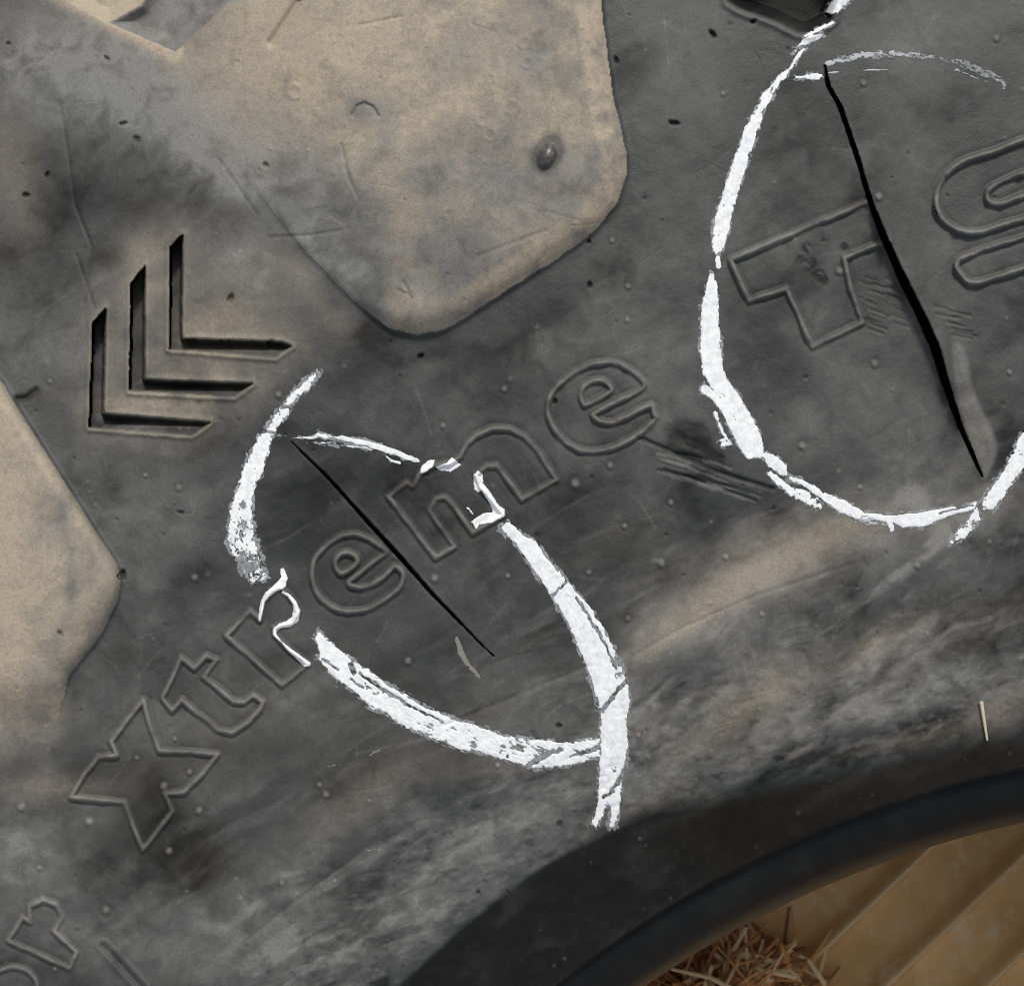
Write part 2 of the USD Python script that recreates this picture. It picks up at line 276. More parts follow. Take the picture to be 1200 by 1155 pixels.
for kkey, loops in LET.items():
    curv = kkey in ('e', 'e2', 'S', 'o')
    loops = [rounded(l, 2) if curv or (j and kkey != 'm') else np.asarray(l, float) for j, l in enumerate(loops)]
    sl = box(loops[0], 26); u, v = U[sl], V[sl]
    ju, jv = u + 2.0 * (nz(u, v, 16, 51, 2) - 0.5), v + 2.0 * (nz(u, v, 16, 52, 2) - 0.5)
    q = np.min([seg_dist(ju, jv, l, True) for l in loops], 0)
    ins = inside(u, v, loops[0])
    fade = 0.45 + 0.75 * sm(nz(u, v, 24, 53, 3), 0.3, 0.62)
    a = amp.get(kkey, 0.95)
    ridge = np.exp(-(q / (2.5 + 0.6 * fade)) ** 4)
    H[sl] += a * fade * 1.6 * ridge - 0.16 * np.exp(-((q - 6.0) / 3.0) ** 2)
    DIRT[sl][..., 1] += 0.30 * ridge * fade
    DIRT[sl][..., 2] = DIRT[sl][..., 2] * (1 - 0.7 * ridge)
    DIRT[sl][..., 0] += 0.12 * ridge * fade
    own(sl, ins | (q < 5.0), 'letter', LETL[kkey])
sl = box([(123, 1110), (163, 1153)], 12); q = seg_dist(U[sl], V[sl], [(121, 1108), (162, 1152), (200, 1200)], False); H[sl] -= 0.9 * np.exp(-(q / 3.2) ** 2); H[sl] += 0.4 * np.exp(-((q - 7) / 3) ** 2)

# --- slashes through the rubber
def cut(path, depth, name, label, lip):
    p = np.array([(a, b) for a, b, _ in path]); wd = np.array([c for *_, c in path], float)
    sl = box(p, 40); u, v = U[sl], V[sl]
    best, wloc, sg = np.full(u.shape, 1e9), np.zeros(u.shape), np.zeros(u.shape)
    jj = 0.8 * (nz(u, v, 12, 61, 2) - 0.5) + 1.6 * (nz(u, v, 5, 62, 2) - 0.5)
    for i in range(len(p) - 1):
        a, b = p[i], p[i + 1]; ab = b - a
        t = np.clip(((u - a[0]) * ab[0] + (v - a[1]) * ab[1]) / (ab @ ab), 0, 1)
        q = np.hypot(u - a[0] - t * ab[0], v - a[1] - t * ab[1])
        near = q < best
        best = np.where(near, q, best); wloc = np.where(near, wd[i] + (wd[i + 1] - wd[i]) * t, wloc)
        sg = np.where(near, np.sign(ab[0] * (v - a[1]) - ab[1] * (u - a[0])), sg)
    q = best + jj - wloc / 2
    H[sl] -= depth * np.clip(wloc / 5, 0.4, 1) * sm(-q, -0.9, np.maximum(wloc * 0.45, 1.3))
    H[sl] += lip * np.exp(-(np.clip(q, 0, None) / 8.0)) * (q > 0) * np.clip(wloc / 6, 0.2, 1)
    DIRT[sl][..., 2] += 1.5 * sm(-q, -1.0, 0.6)
    DIRT[sl][..., 1] *= 1 - sm(-q, -1.0, 0.4); DIRT[sl][..., 0] *= 1 - sm(-q, -1.0, 0.4)
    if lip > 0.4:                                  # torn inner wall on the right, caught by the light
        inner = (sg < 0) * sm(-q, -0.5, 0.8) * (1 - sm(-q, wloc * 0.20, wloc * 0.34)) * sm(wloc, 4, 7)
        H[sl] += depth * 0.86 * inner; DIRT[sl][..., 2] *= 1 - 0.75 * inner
    DIRT[sl][..., 1] += 0.16 * np.exp(-np.clip(q, 0, None) / 4.0) * (q > 0) * np.clip(wloc / 6, 0.3, 1)
    own(sl, q < 0.7, name, label)
    return sl, q, sg, wloc
c1 = cut([(967, 78, 1.5), (970, 100, 4), (984, 125, 5), (1003, 180, 5), (1022, 240, 7), (1040, 285, 8.5), (1058, 325, 10), (1078, 365, 11), (1096, 405, 11.5), (1108, 445, 10), (1118, 475, 8), (1132, 515, 5.5), (1146, 548, 3), (1151, 558, 1)],
         11, 'slash', 'wide open black slash running down through the capital T', 0.5)
c2 = cut([(342, 518, 1), (356, 532, 1.8), (385, 560, 2.8), (425, 605, 3.8), (470, 654, 4.6), (505, 694, 4.0), (540, 730, 2.4), (566, 757, 1.2), (578, 768, 0.8)],
         8, 'slash', 'narrow straight slit between the letters e and m', 0.3)
# the lifted flap right of the wide slash
FL = [(1112, 400), (1132, 400), (1142, 460), (1166, 505), (1172, 530), (1152, 570), (1146, 545), (1120, 470)]
sl = box(FL, 20); q = sdf(U[sl], V[sl], rounded(FL, 2)); H[sl] += 0.9 * sm(q, -8, 12); DIRT[sl][..., 1] += 0.40 * sm(q, -2, 6); DIRT[sl][..., 0] += 0.10 * sm(q, -2, 6)
# tear marks left of the second e, drag marks beside the T, long scratches
rng = random.Random(5)
def scratch(pts, w, dep, ch=None, amt=0.0):
    sl = box(pts, 14); q = seg_dist(U[sl], V[sl], pts, False); g = np.exp(-(q / w) ** 2); H[sl] -= dep * g
    if ch is not None: DIRT[sl][..., ch] += amt * g
for i in range(22):
    x, y, l = rng.uniform(770, 850), rng.uniform(520, 566), rng.uniform(25, 62)
    y = 512 + (x - 770) * 0.30 + rng.uniform(8, 40)
    scratch([(x, y), (x + l / 2, y + l * 0.14), (x + l, y + l * 0.33)], rng.uniform(1.3, 2.2), rng.uniform(0.2, 0.55), 2 if i % 2 else 1, 0.28)
scratch([(748, 512), (785, 528), (840, 552), (905, 572)], 2.4, 0.9, 2, 0.7)
TEAR = [(776, 498), (800, 494), (828, 500), (842, 520), (858, 535), (852, 548), (815, 540), (780, 528), (786, 514)]
sl = box(TEAR, 20); q = sdf(UW[sl] - 20 * w1[sl], VW[sl] - 20 * w2[sl], TEAR); H[sl] -= 0.8 * sm(q, -3, 8) * sm(nz(U[sl], V[sl], 11, 71, 3, rot=-20, stretch=2), 0.3, 0.7); DIRT[sl][..., 2] += 0.95 * sm(q, -3, 6) * sm(nz(U[sl], V[sl], 12, 72, 3, rot=-20, stretch=2), 0.15, 0.5)
for i in range(26):
    x = rng.uniform(1004, 1050); y = 334 + rng.uniform(-12, 52) + (x - 1010) * 0.1; l = rng.uniform(10, 28)
    scratch([(x, y), (x + l, y + l * 0.35)], rng.uniform(1.0, 1.7), rng.uniform(0.15, 0.35), rng.choice([1, 2]), 0.16)
for gx_, gy_, gr in ((948, 312, 10), (938, 306, 6), (960, 322, 7), (966, 330, 5), (990, 290, 5), (945, 292, 7)):
    sl = box([(gx_, gy_)], 30); q = np.hypot(U[sl] - gx_, V[sl] - gy_) + 9 * (nz(U[sl], V[sl], 7, 76, 3) - 0.5); g_ = sm(q, gr * 1.5, gr * 0.2) * sm(nz(U[sl], V[sl], 6, 77, 3), 0.3, 0.6); H[sl] -= 0.5 * g_; DIRT[sl][..., 2] += 0.9 * g_; DIRT[sl][..., 1] *= 1 - 0.8 * g_
for i in range(9):
    x, y, l = rng.uniform(1095, 1120), 360 + i * 4 + rng.uniform(-2, 2), rng.uniform(10, 30)
    scratch([(x, y), (x + l, y + l * 0.22)], 1.3, 0.3, 2, 0.3)
for i in range(60):
    x, y = rng.uniform(380, 1180), rng.uniform(620, 1100)
    if math.hypot(x - CU, y - CV) < 1410: continue
    a, l = math.radians(rng.gauss(28, 16)), rng.uniform(20, 110)
    scratch([(x, y), (x + l * math.cos(a) / 2, y - l * math.sin(a) / 2 - 2), (x + l * math.cos(a), y - l * math.sin(a))], rng.uniform(1, 2.4), rng.uniform(-0.1, 0.16), rng.choice([1, 1, 2]), rng.uniform(0.05, 0.18))
for pts in ([(70, 120), (80, 180), (88, 240), (108, 290), (98, 355)], [(30, 90), (60, 60)], [(740, 770), (800, 735), (880, 700), (1000, 660)], [(290, 1100), (340, 1060), (400, 1015)], [(340, 1112), (400, 1080)],
            [(520, 850), (640, 800), (690, 780)], [(255, 185), (300, 250)], [(90, 300), (110, 360)], [(640, 150), (648, 100), (650, 60)], [(404, 195), (420, 235)], [(560, 300), (640, 270)]):
    scratch(pts, 2.4, 0.35, 2, 0.2)

# --- vent nubs, pits
NUBS = [(591, 456, 4), (519, 499, 3.4), (674, 567, 6), (715, 546, 4), (732, 617, 3.5), (775, 660, 5), (509, 678, 5), (690, 671, 3.4), (786, 589, 3.5), (595, 675, 3.4), (736, 725, 3.6), (1025, 427, 4.5), (940, 523, 4.8), (850, 653, 4),
        (1075, 663, 4), (1183, 437, 3.6), (1008, 571, 3.2), (478, 775, 4.4), (25, 946, 5.5), (104, 963, 5.5), (198, 997, 5), (233, 950, 4.5), (374, 920, 3.6), (382, 931, 4.6), (205, 866, 3), (222, 905, 3.8), (192, 921, 5), (124, 1067, 5),
        (209, 572, 4), (228, 677, 4.4), (58, 447, 3), (170, 557, 3), (1012, 98, 4), (847, 110, 3.2), (1168, 46, 4), (1030, 231, 5), (984, 318, 5), (893, 720, 3.6), (1126, 1000, 3.4), (46, 1017, 3.4), (64, 1135, 3), (330, 1035, 3.6),
        (583, 897, 3.4), (1128, 1083, 3), (736, 336, 3.6), (735, 375, 3.6), (717, 282, 3.2), (748, 862, 3.2), (326, 463, 4), (160, 888, 3)]
for x, y, r in NUBS:
    r *= 0.78
    sl = box([(x, y)], 4 * r); q = np.hypot(U[sl] - x, V[sl] - y)
    g = np.exp(-(q / r) ** 4)
    H[sl] += 0.17 * r * g - 0.10 * np.exp(-((q - 1.9 * r) / (0.6 * r)) ** 2)
    DIRT[sl][..., 1] += 0.38 * g; DIRT[sl][..., 0] += 0.12 * g; DIRT[sl][..., 2] += 0.12 * np.exp(-((q - 1.8 * r) / (0.6 * r)) ** 2)
    if r >= 2.3: own(sl, q < 1.35 * r, 'vent_nub')
PITS = [(270, 350, 5), (143, 673, 6), (211, 657, 3), (211, 600, 3), (145, 145, 4), (160, 163, 4), (64, 282, 4), (55, 205, 3.5), (30, 229, 4.5), (10, 52, 3), (190, 223, 3), (790, 144, 4.5), (835, 40, 5), (883, 25, 4), (54, 722, 4.5), (691, 333, 3), (70, 742, 4), (493, 417, 4),
        (424, 468, 4), (318, 402, 4), (1140, 950, 4), (655, 965, 4), (675, 975, 3.5), (655, 850, 3), (125, 69, 4), (311, 194, 3.5), (728, 90, 3.5), (722, 70, 3), (650, 470, 3), (690, 283, 3), (600, 940, 2.5), (560, 1045, 3), (595, 1045, 2.5)]
for x, y, r in [p for i, p in enumerate(PITS) if i % 4 != 2]:
    r *= 0.85; sl = box([(x, y)], 4 * r); an = rng.uniform(0, 3); a_, b_ = (U[sl] - x) * math.cos(an) + (V[sl] - y) * math.sin(an), (V[sl] - y) * math.cos(an) - (U[sl] - x) * math.sin(an)
    q = np.hypot(a_ * rng.uniform(0.6, 0.9), b_ * rng.uniform(0.9, 1.4)) + r * 1.1 * (nz(U[sl], V[sl], 5, 74, 2) - 0.5); g = np.exp(-(q / r) ** 4)
    H[sl] -= 0.34 * r * g; DIRT[sl][..., 2] += 0.9 * g; DIRT[sl][..., 0] *= 1 - g; DIRT[sl][..., 1] *= 1 - g
# random grit marks, denser towards the bead
for i in range(420):
    x, y = rng.uniform(0, 1200), rng.uniform(10, 1150); rr = math.hypot(x - CU, y - CV)
    if rr < 1330 or (rr > 1560 and rng.random() < 0.62): continue
    r = rng.uniform(1.2, 2.7); sl = box([(x, y)], 3 * r + 2); g = np.exp(-((U[sl] - x) ** 2 + (V[sl] - y) ** 2) / r ** 2); up = rng.random() < 0.45
    H[sl] += (0.28 if up else -0.4) * g; DIRT[sl][..., 1 if up else 2] += (0.35 if up else 0.7) * g
# the large dark nub and small rings on the upper lug, a crescent crack
sl = box([(641, 182)], 50); q = np.hypot((U[sl] - 641) * 1.05 + (V[sl] - 182) * 0.25, (V[sl] - 182) * 0.82)
H[sl] += 2.6 * np.sqrt(np.clip(1 - (q / 10.5) ** 2, 0, 1)) - 0.5 * np.exp(-((q - 15) / 4) ** 2); own(sl, q < 11, 'lug_nub', 'domed dark knob on the dusty upper lug'); BIGQ = (sl, q)
for x, y, r in ((600, 126, 8), (565, 142, 6), (574, 158, 7), (690, 113, 9), (618, 74, 6), (615, 50, 7), (575, 92, 5), (345, 108, 8), (525, 250, 5)):
    sl = box([(x, y)], 24); q = np.hypot(U[sl] - x, V[sl] - y); H[sl] += 0.22 * np.exp(-((q - r) / 2.4) ** 2) - 0.12 * np.exp(-(q / 4) ** 2)
scratch([(413, 135), (418, 125), (427, 121), (437, 126), (443, 136)], 2.2, 0.9, 2, 0.9)
for pts in ([(466, 340), (478, 345), (482, 350)], [(472, 330), (480, 344)], [(316, 278), (360, 276), (400, 270)], [(420, 30), (470, 20)], [(400, 170), (410, 215)]): scratch(pts, 2, 0.4, 2, 0.35)
for i in range(46):
    x, y, a, l = (rng.uniform(0, 110), rng.uniform(560, 800), rng.gauss(80, 14), rng.uniform(15, 60)) if i % 2 else (rng.uniform(380, 690), rng.uniform(20, 330), rng.choice([80, 40, -20]) + rng.gauss(0, 14), rng.uniform(10, 50))
    a = math.radians(a); scratch([(x, y), (x + l * math.cos(a), y - l * math.sin(a))], rng.uniform(0.9, 1.8), rng.uniform(0, 0.2), 2, rng.uniform(0.15, 0.4))
scratch([(20, 468), (32, 466), (42, 458)], 4, 1.6, 2, 1.0)

# --- stains and dust: (channel, u, v, half length, half width, angle, amount)
for a in ((1, 120, 110, 150, 70, -20, .45), (1, 60, 60, 120, 60, 0, .50), (2, 110, 175, 90, 40, -10, .45), (1, 250, 170, 60, 40, -40, .5), (0, 15, 200, 28, 70, 0, .22), (0, 60, 40, 120, 40, -20, .10), (1, 210, 130, 120, 50, -40, .45), (0, 160, 42, 90, 12, -26, .30),
          (2, 225, 225, 60, 38, -35, 1.0), (2, 150, 235, 60, 34, -20, .55), (2, 40, 330, 50, 70, 10, .45), (1, 30, 400, 60, 60, 0, .25), (2, 60, 270, 30, 60, 10, .35), (0, 195, 58, 30, 12, -30, .35),
          (0, 165, 300, 42, 30, 60, .30), (0, 175, 470, 70, 14, -4, .42), (0, 255, 385, 60, 22, 0, .34), (0, 285, 340, 60, 60, 0, .20), (1, 270, 310, 80, 60, -40, .25), (0, 345, 320, 60, 14, -50, .22), (0, 240, 430, 60, 12, -3, .22), (1, 180, 390, 90, 90, 0, .18),
          (1, 130, 600, 90, 110, 30, .22), (2, 220, 690, 50, 30, 0, .45), (2, 130, 790, 60, 50, 0, .35), (0, 60, 925, 60, 14, -2, .30), (1, 30, 990, 70, 40, 20, .35), (1, 60, 1040, 60, 30, 40, .25), (2, 220, 1015, 74, 38, -12, 1.2), (2, 405, 1035, 34, 52, 30, 1.1), (2, 440, 1095, 34, 26, -30, .9), (2, 105, 1135, 40, 26, 30, .5),
          (1, 270, 1105, 130, 48, 22, .46), (1, 560, 1010, 190, 40, 34, .42), (1, 420, 950, 120, 26, 32, .22), (0, 440, 925, 80, 22, 30, .12), (0, 560, 900, 70, 14, 10, .07), (1, 650, 940, 90, 30, 30, .22), (2, 560, 835, 60, 26, 20, .5),
          (0, 870, 685, 100, 28, 26, .62), (0, 990, 630, 80, 24, 14, .34), (1, 890, 680, 150, 42, 24, .6), (0, 800, 740, 70, 14, 30, .3), (1, 1050, 615, 130, 40, 10, .16), (2, 1090, 720, 120, 30, 20, .55), (2, 960, 740, 60, 34, 40, .55), (0, 870, 835, 90, 18, 36, .36), (0, 1020, 760, 60, 14, 30, .30), (1, 830, 830, 90, 40, 34, .32), (2, 950, 800, 40, 30, 30, .6), (1, 1050, 820, 110, 22, 14, .55), (1, 960, 800, 90, 20, 30, .25),
          (0, 1170, 838, 34, 18, 12, .34), (0, 1080, 866, 70, 10, 12, .20), (1, 820, 905, 110, 20, 26, .30), (1, 1120, 790, 70, 20, 14, .28), (2, 1040, 870, 110, 10, 14, .4), (1, 700, 830, 90, 40, 30, .10), (1, 790, 760, 60, 20, 30, .22),
          (2, 930, 180, 60, 120, 10, .7), (2, 1010, 180, 50, 90, 10, .35), (2, 560, 470, 120, 50, 30, .4), (2, 560, 600, 90, 60, 30, .3), (2, 900, 420, 40, 60, 0, .42), (2, 1090, 140, 60, 60, 0, .20), (2, 930, 330, 40, 26, -20, .75), (2, 1050, 345, 30, 40, 30, .4), (1, 1080, 30, 90, 40, 0, .22), (1, 1060, 190, 60, 90, 0, .10), (2, 600, 410, 80, 30, 10, .55), (2, 660, 370, 70, 30, 30, .6), (1, 650, 405, 60, 20, 20, .35), (1, 770, 420, 40, 40, 0, .18),
          (2, 380, 580, 70, 60, -40, .7), (2, 470, 560, 60, 40, 0, .45), (2, 430, 440, 70, 40, 20, .40), (2, 620, 660, 80, 60, 0, .45), (2, 700, 600, 90, 50, 10, .25), (2, 780, 320, 60, 90, 20, .25), (1, 780, 60, 60, 70, 0, .22), (1, 800, 100, 40, 90, 0, .16), (1, 1000, 510, 120, 40, 14, .20), (1, 1010, 420, 40, 50, 0, .16),
          (2, 430, 800, 60, 36, -30, .25), (2, 350, 640, 40, 60, 20, .30), (0, 240, 880, 200, 60, 30, .03), (1, 1160, 690, 60, 60, 0, .05), (0, 400, 365, 26, 22, -40, .16), (2, 436, 382, 26, 16, -30, .8)):
    blob(*a)
streak = nz(UW, VW, 16, 81, 4, rot=29, stretch=8)
low = sm(RHO, 1800, 1500)
DIRT[..., 1] += 0.55 * low * sm(streak, 0.52, 0.80) ; DIRT[..., 2] += 0.8 * low * sm(1 - streak, 0.52, 0.8) * sm(nz(U, V, 70, 82, 3), 0.35, 0.65)
DIRT[..., 0] += 0.10 * low * sm(nz(UW, VW, 60, 83, 4, rot=29, stretch=3), 0.5, 0.8)
crust = sm(d, -10, 30) * sm(d, 210, 60)
cz = nz(U, V, 7, 85, 3, rot=20, stretch=2.2)
DIRT[..., 2] += 1.1 * crust * sm(cz, 0.56, 0.70); DIRT[..., 1] += 0.30 * crust * sm(cz, 0.50, 0.30); H -= 0.25 * crust * sm(cz, 0.5, 0.7)
fol = nz(UW, VW, 34, 86, 4, rot=35, stretch=2.0)
lowr = low * sm(U, 620, 800)
DIRT[..., 2] += 1.3 * lowr * sm(fol, 0.52, 0.66); DIRT[..., 0] += 0.14 * lowr * sm(fol, 0.48, 0.3); DIRT[..., 1] += 0.32 * lowr * sm(fol, 0.46, 0.3)
mot = 0.5 * nz(UW, VW, 46, 84, 5, rot=32, stretch=2.2) + 0.5 * nz(UW, VW, 60, 88, 4, rot=-40, stretch=2.5)
DIRT[..., 2] += 0.8 * sm(mot, 0.50, 0.68); DIRT[..., 1] += 0.22 * sm(1 - mot, 0.5, 0.7)
mo2 = nz(UW, VW, 20, 87, 4, rot=25, stretch=4)
DIRT[..., 2] += 0.25 * sm(mo2, 0.54, 0.75); DIRT[..., 1] += 0.10 * sm(1 - mo2, 0.52, 0.75)
for i in range(170):
    x, y = rng.uniform(0, 1200), rng.uniform(10, 1000)
    if math.hypot(x - CU, y - CV) < 1410: continue
    a, l = math.radians(rng.choice([28, 28, -60, 75]) + rng.gauss(0, 22)), rng.uniform(8, 60)
    scratch([(x, y), (x + l * math.cos(a) / 2, y - l * math.sin(a) / 2 - rng.uniform(-3, 3)), (x + l * math.cos(a), y - l * math.sin(a))], rng.uniform(0.9, 1.5), rng.uniform(-0.05, 0.12), rng.choice([1, 1, 2]), rng.uniform(0.06, 0.2))
# lugs: caked dust, rubbed greyer towards the sidewall
n4, n5 = nz(UW, VW, 60, 91, 5), nz(UW, VW, 20, 92, 4)
u, v = U[s1], V[s1]
fadeL = sm(seg_dist(u, v, [L1[0], L1[18], L1[17], L1[16], L1[15]], False), 10, 150)
top = sm(v + 0.25 * u, 330, 60)
tan1 = (0.22 + 0.50 * fadeL) * (1 - 0.5 * np.exp(-((u - 455) / 120) ** 2 - ((v - 320) / 80) ** 2)) * (0.55 + 2.2 * (n4[s1] - 0.5) + 1.0 * (n5[s1] - 0.5)) * np.clip(1.15 - 0.55 * sm(v, 150, 350), 0, 2) + 0.95 * top * sm(u, 600, 250)
bev = np.where(t1 < 1.0, 1, 0) * (t1 > 0.02) * (1 - sm(t1, 0.7, 1.15)) * sm(np.maximum(fadeL, sm(u, 400, 480)), 0.5, 1.0)
tan1 = tan1 * (1 - 0.35 * np.exp(-((u - 330) / 110) ** 2 - ((v - 300) / 90) ** 2)) + 0.55 * bev * sm(n5[s1], 0.2, 0.6)
mw = in1.astype(float); sw = sm(u, 470, 400) * sm(v, 300, 190)
mw = mw * (1 - sw) + sw * gaussian_filter(mw, 26)
D1 = DIRT[s1]
D1[..., 0] = D1[..., 0] * (1 - mw) + mw * np.maximum(D1[..., 0] * 0.5, tan1); D1[..., 1] = D1[..., 1] + 0.55 * mw; D1[..., 2] *= 1 - 0.35 * mw
u, v = U[s2], V[s2]
tan2 = 0.92 * (0.80 + 1.5 * (n4[s2] - 0.5) + 0.9 * (n5[s2] - 0.5)) + 0.25 * sm(u, 60, -10) - 0.45 * sm(v, 760, 880) * sm(u, 90, 30) + 0.3 * sm(v + u * 0.4, 770, 800) * sm(u, 60, 100)
streak2 = np.exp(-(seg_dist(u, v, [(70, 590), (84, 660), (82, 720), (60, 760)], False) / 9) ** 2)
tan2 -= 0.35 * streak2
mw = in2.astype(float); sw = sm(v, 780, 850) * sm(u, 110, 50); mw = mw * (1 - sw) + sw * gaussian_filter(mw, 14)
D2 = DIRT[s2]
D2[..., 0] = D2[..., 0] * (1 - mw) + mw * tan2 * sm(t2 + sw, -0.2, 0.5); D2[..., 1] += 0.45 * mw; D2[..., 2] *= 1 - 0.5 * mw
sl, q = BIGQ
qq = q + 14 * (nz(U[sl], V[sl], 14, 78, 3) - 0.5); DIRT[sl][..., 0] *= 1 - 0.85 * sm(qq, 30, 13); DIRT[sl][..., 1] *= 1 - 0.65 * sm(qq, 24, 13)
for x, y, a, b, amt in ((590, 215, 40, 24, .55), (575, 160, 26, 24, .35), (645, 215, 40, 22, .4), (520, 205, 24, 16, .4), (440, 235, 60, 30, .35), (395, 280, 60, 50, .4), (420, 330, 50, 30, .4), (490, 300, 50, 24, .35), (430, 140, 40, 30, .2), (540, 90, 30, 20, .2), (690, 112, 16, 12, .4), (310, 210, 60, 40, .25)):
    sl = box([(x, y)], 130); g = amt * np.exp(-((UW[sl] - x) / a) ** 2 - ((VW[sl] - y) / b) ** 2); DIRT[sl][..., 0] *= 1 - g
for pts, ch, val in ((VAL, 0, 0.10), (FLK, 0, 1.1)):
    sl = box(pts, 4); m = sdf(U[sl], V[sl], pts) > 0; DIRT[sl][..., 0] = np.where(m, val, DIRT[sl][..., 0]); DIRT[sl][..., 1] = np.where(m, 0.75, DIRT[sl][..., 1]); DIRT[sl][..., 2] = np.where(m, 0, DIRT[sl][..., 2])
RIM = np.exp(-(seg_dist(U, V, [(60, -8), (90, 8), (150, 36), (206, 62)], False) / 10) ** 2) * (PART == 0)
DIRT[..., 0] += 0.65 * RIM
# the bead is clean black rubber
bd = sm(RC + 6 - RHO + np.clip(soft, 5, 24) * (nz(U, V, 14, 95, 4, rot=20, stretch=2) - 0.5) , -soft * 0.9, soft * 0.9)
bd = np.maximum(bd, 0)
DIRT[..., 2] = DIRT[..., 2] * (1 - bd) + 0.95 * bd; DIRT[..., 1] *= 1 - 0.93 * bd; DIRT[..., 0] *= 1 - 0.97 * bd
bz = nz(UW, VW, 30, 101, 5, rot=30, stretch=2.5); DIRT[..., 1] += bd * 0.10 * sm(bz, 0.52, 0.75); DIRT[..., 2] -= bd * 0.14 * sm(nz(U, V, 9, 102, 3), 0.5, 0.72)
for i in range(26):
    a_ = math.radians(rng.uniform(95, 130)); r_ = rng.uniform(1285, 1385); x, y = CU + r_ * math.cos(a_), CV - r_ * math.sin(a_)
    sl = box([(x, y)], 9); g = np.exp(-(((U[sl] - x) ** 2 + (V[sl] - y) ** 2) / rng.uniform(1.2, 6)) ** 1.5) * bd[sl]; DIRT[sl][..., 1] += 0.35 * g; H[sl] += 0.25 * g
DIRT = np.clip(DIRT, 0, 1)

P = place(U, V, H)
NRM = np.cross(np.gradient(P, axis=1), np.gradient(P, axis=0)); NRM *= -1
NRM /= np.linalg.norm(NRM, axis=-1, keepdims=True); NRM *= np.sign(NRM[..., 2:3])

TYRE = '/World/tyre'
tx = UsdGeom.Xform.Define(stage, TYRE)
keys(tx.GetPrim(), 'worn black tractor tyre lying flat, slashed sidewall marked with white paint loops', 'tyre')
idx = np.arange(NV * NU).reshape(NV, NU)
cell = np.max([PART[:-1, :-1], PART[1:, :-1], PART[:-1, 1:], PART[1:, 1:]], 0)
keep = np.min([RHO[:-1, :-1], RHO[1:, :-1], RHO[:-1, 1:], RHO[1:, 1:]], 0) > R_LEDGE
q4 = np.stack([idx[:-1, :-1], idx[1:, :-1], idx[1:, 1:], idx[:-1, 1:]], -1)
Pf, Nf, Df = P.reshape(-1, 3), NRM.reshape(-1, 3), DIRT.reshape(-1, 3)
def emit(faces, name, label, parent):
    tri = np.vstack([faces[:, [0, 1, 2]], faces[:, [0, 2, 3]]])
    uq, inv = np.unique(tri, return_inverse=True)
    return put(name, Pf[uq], inv.reshape(-1, 3), knob_m if name == 'lug_nub' else rubber, parent, Nf[uq], Df[uq], label)
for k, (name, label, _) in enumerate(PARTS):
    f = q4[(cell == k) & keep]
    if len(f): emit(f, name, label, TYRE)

# ------------------------------------------------------------------ bead: a smooth ring from the ledge into the opening
def Hat(u, v, arr=None):
    iu = np.interp(u, us, np.arange(NU)); iv = np.interp(v, vs, np.arange(NV))
    return map_coordinates(H if arr is None else arr, [iv, iu], order=1, mode='nearest')
th = np.radians(np.concatenate([np.arange(-212, 84, 4.0), np.arange(84, 150, 0.14)]))
h_l = -5 - 0.36 * np.clip(1322 - R_LEDGE, 0, None) * 0.98
prof = [(1299, None), (1293, -0.1), (1288, -0.6), (1284, -2.0), (1281, -4.6), (1277, -6.2), (1264, -7.0), (1249, -9.0), (1236, -12.0), (1227, -15.5), (1221, -21), (1219, -27), (1221, -34), (1228, -41), (1245, -49), (1280, -56), (1340, -62)]
rows = []
lim = (np.degrees(th) > 84) & (np.degrees(th) < 149)
for r, off in prof:
    u, v = CU + r * np.cos(th), CV - r * np.sin(th)
    base = np.where(lim, Hat(CU + 1287 * np.cos(th), CV - 1287 * np.sin(th)), -20.0)
    base = np.interp(np.arange(len(th)), np.arange(len(th)), gaussian_filter(base, 6))
    n = 0.7 * (nz(u, v, 18, 97, 3) - 0.5) * (0.3 if off is None else 1) + (1.8 * (nz(u, v, 6, 96, 2) - 0.5) * sm(nz(u, v, 60, 94, 2), 0.45, 0.7) if 1280 < r < 1290 else 0)
    hh = (np.where(lim, Hat(u, v), -18.0) - 0.4) if off is None else base + off + n
    rows.append(place(u, v, hh))
B = np.array(rows)
nr, nt = B.shape[:2]; ib = np.arange(nr * nt).reshape(nr, nt); i2 = np.roll(ib, -1, 1)
fb = np.stack([ib[:-1], i2[:-1], i2[1:], ib[1:]], -1).reshape(-1, 4)[:, ::-1]
db = np.zeros((nr * nt, 3)); db[:, 2] = 0.92 + 0.08 * nz(B[..., 0].ravel() / S, B[..., 1].ravel() / S, 30, 98, 3); db[:, 1] = 0.05 * sm(nz(B[..., 0].ravel() / S, B[..., 1].ravel() / S, 26, 99, 5), 0.48, 0.75)
tri = np.vstack([fb[:, [0, 1, 2]], fb[:, [0, 2, 3]]])
_, _, nb = meshkit.arrays((B.reshape(-1, 3), tri), True)
put('bead', B.reshape(-1, 3), tri, rubber, TYRE, nb, db, 'smooth black inner rim of the tyre round the opening')
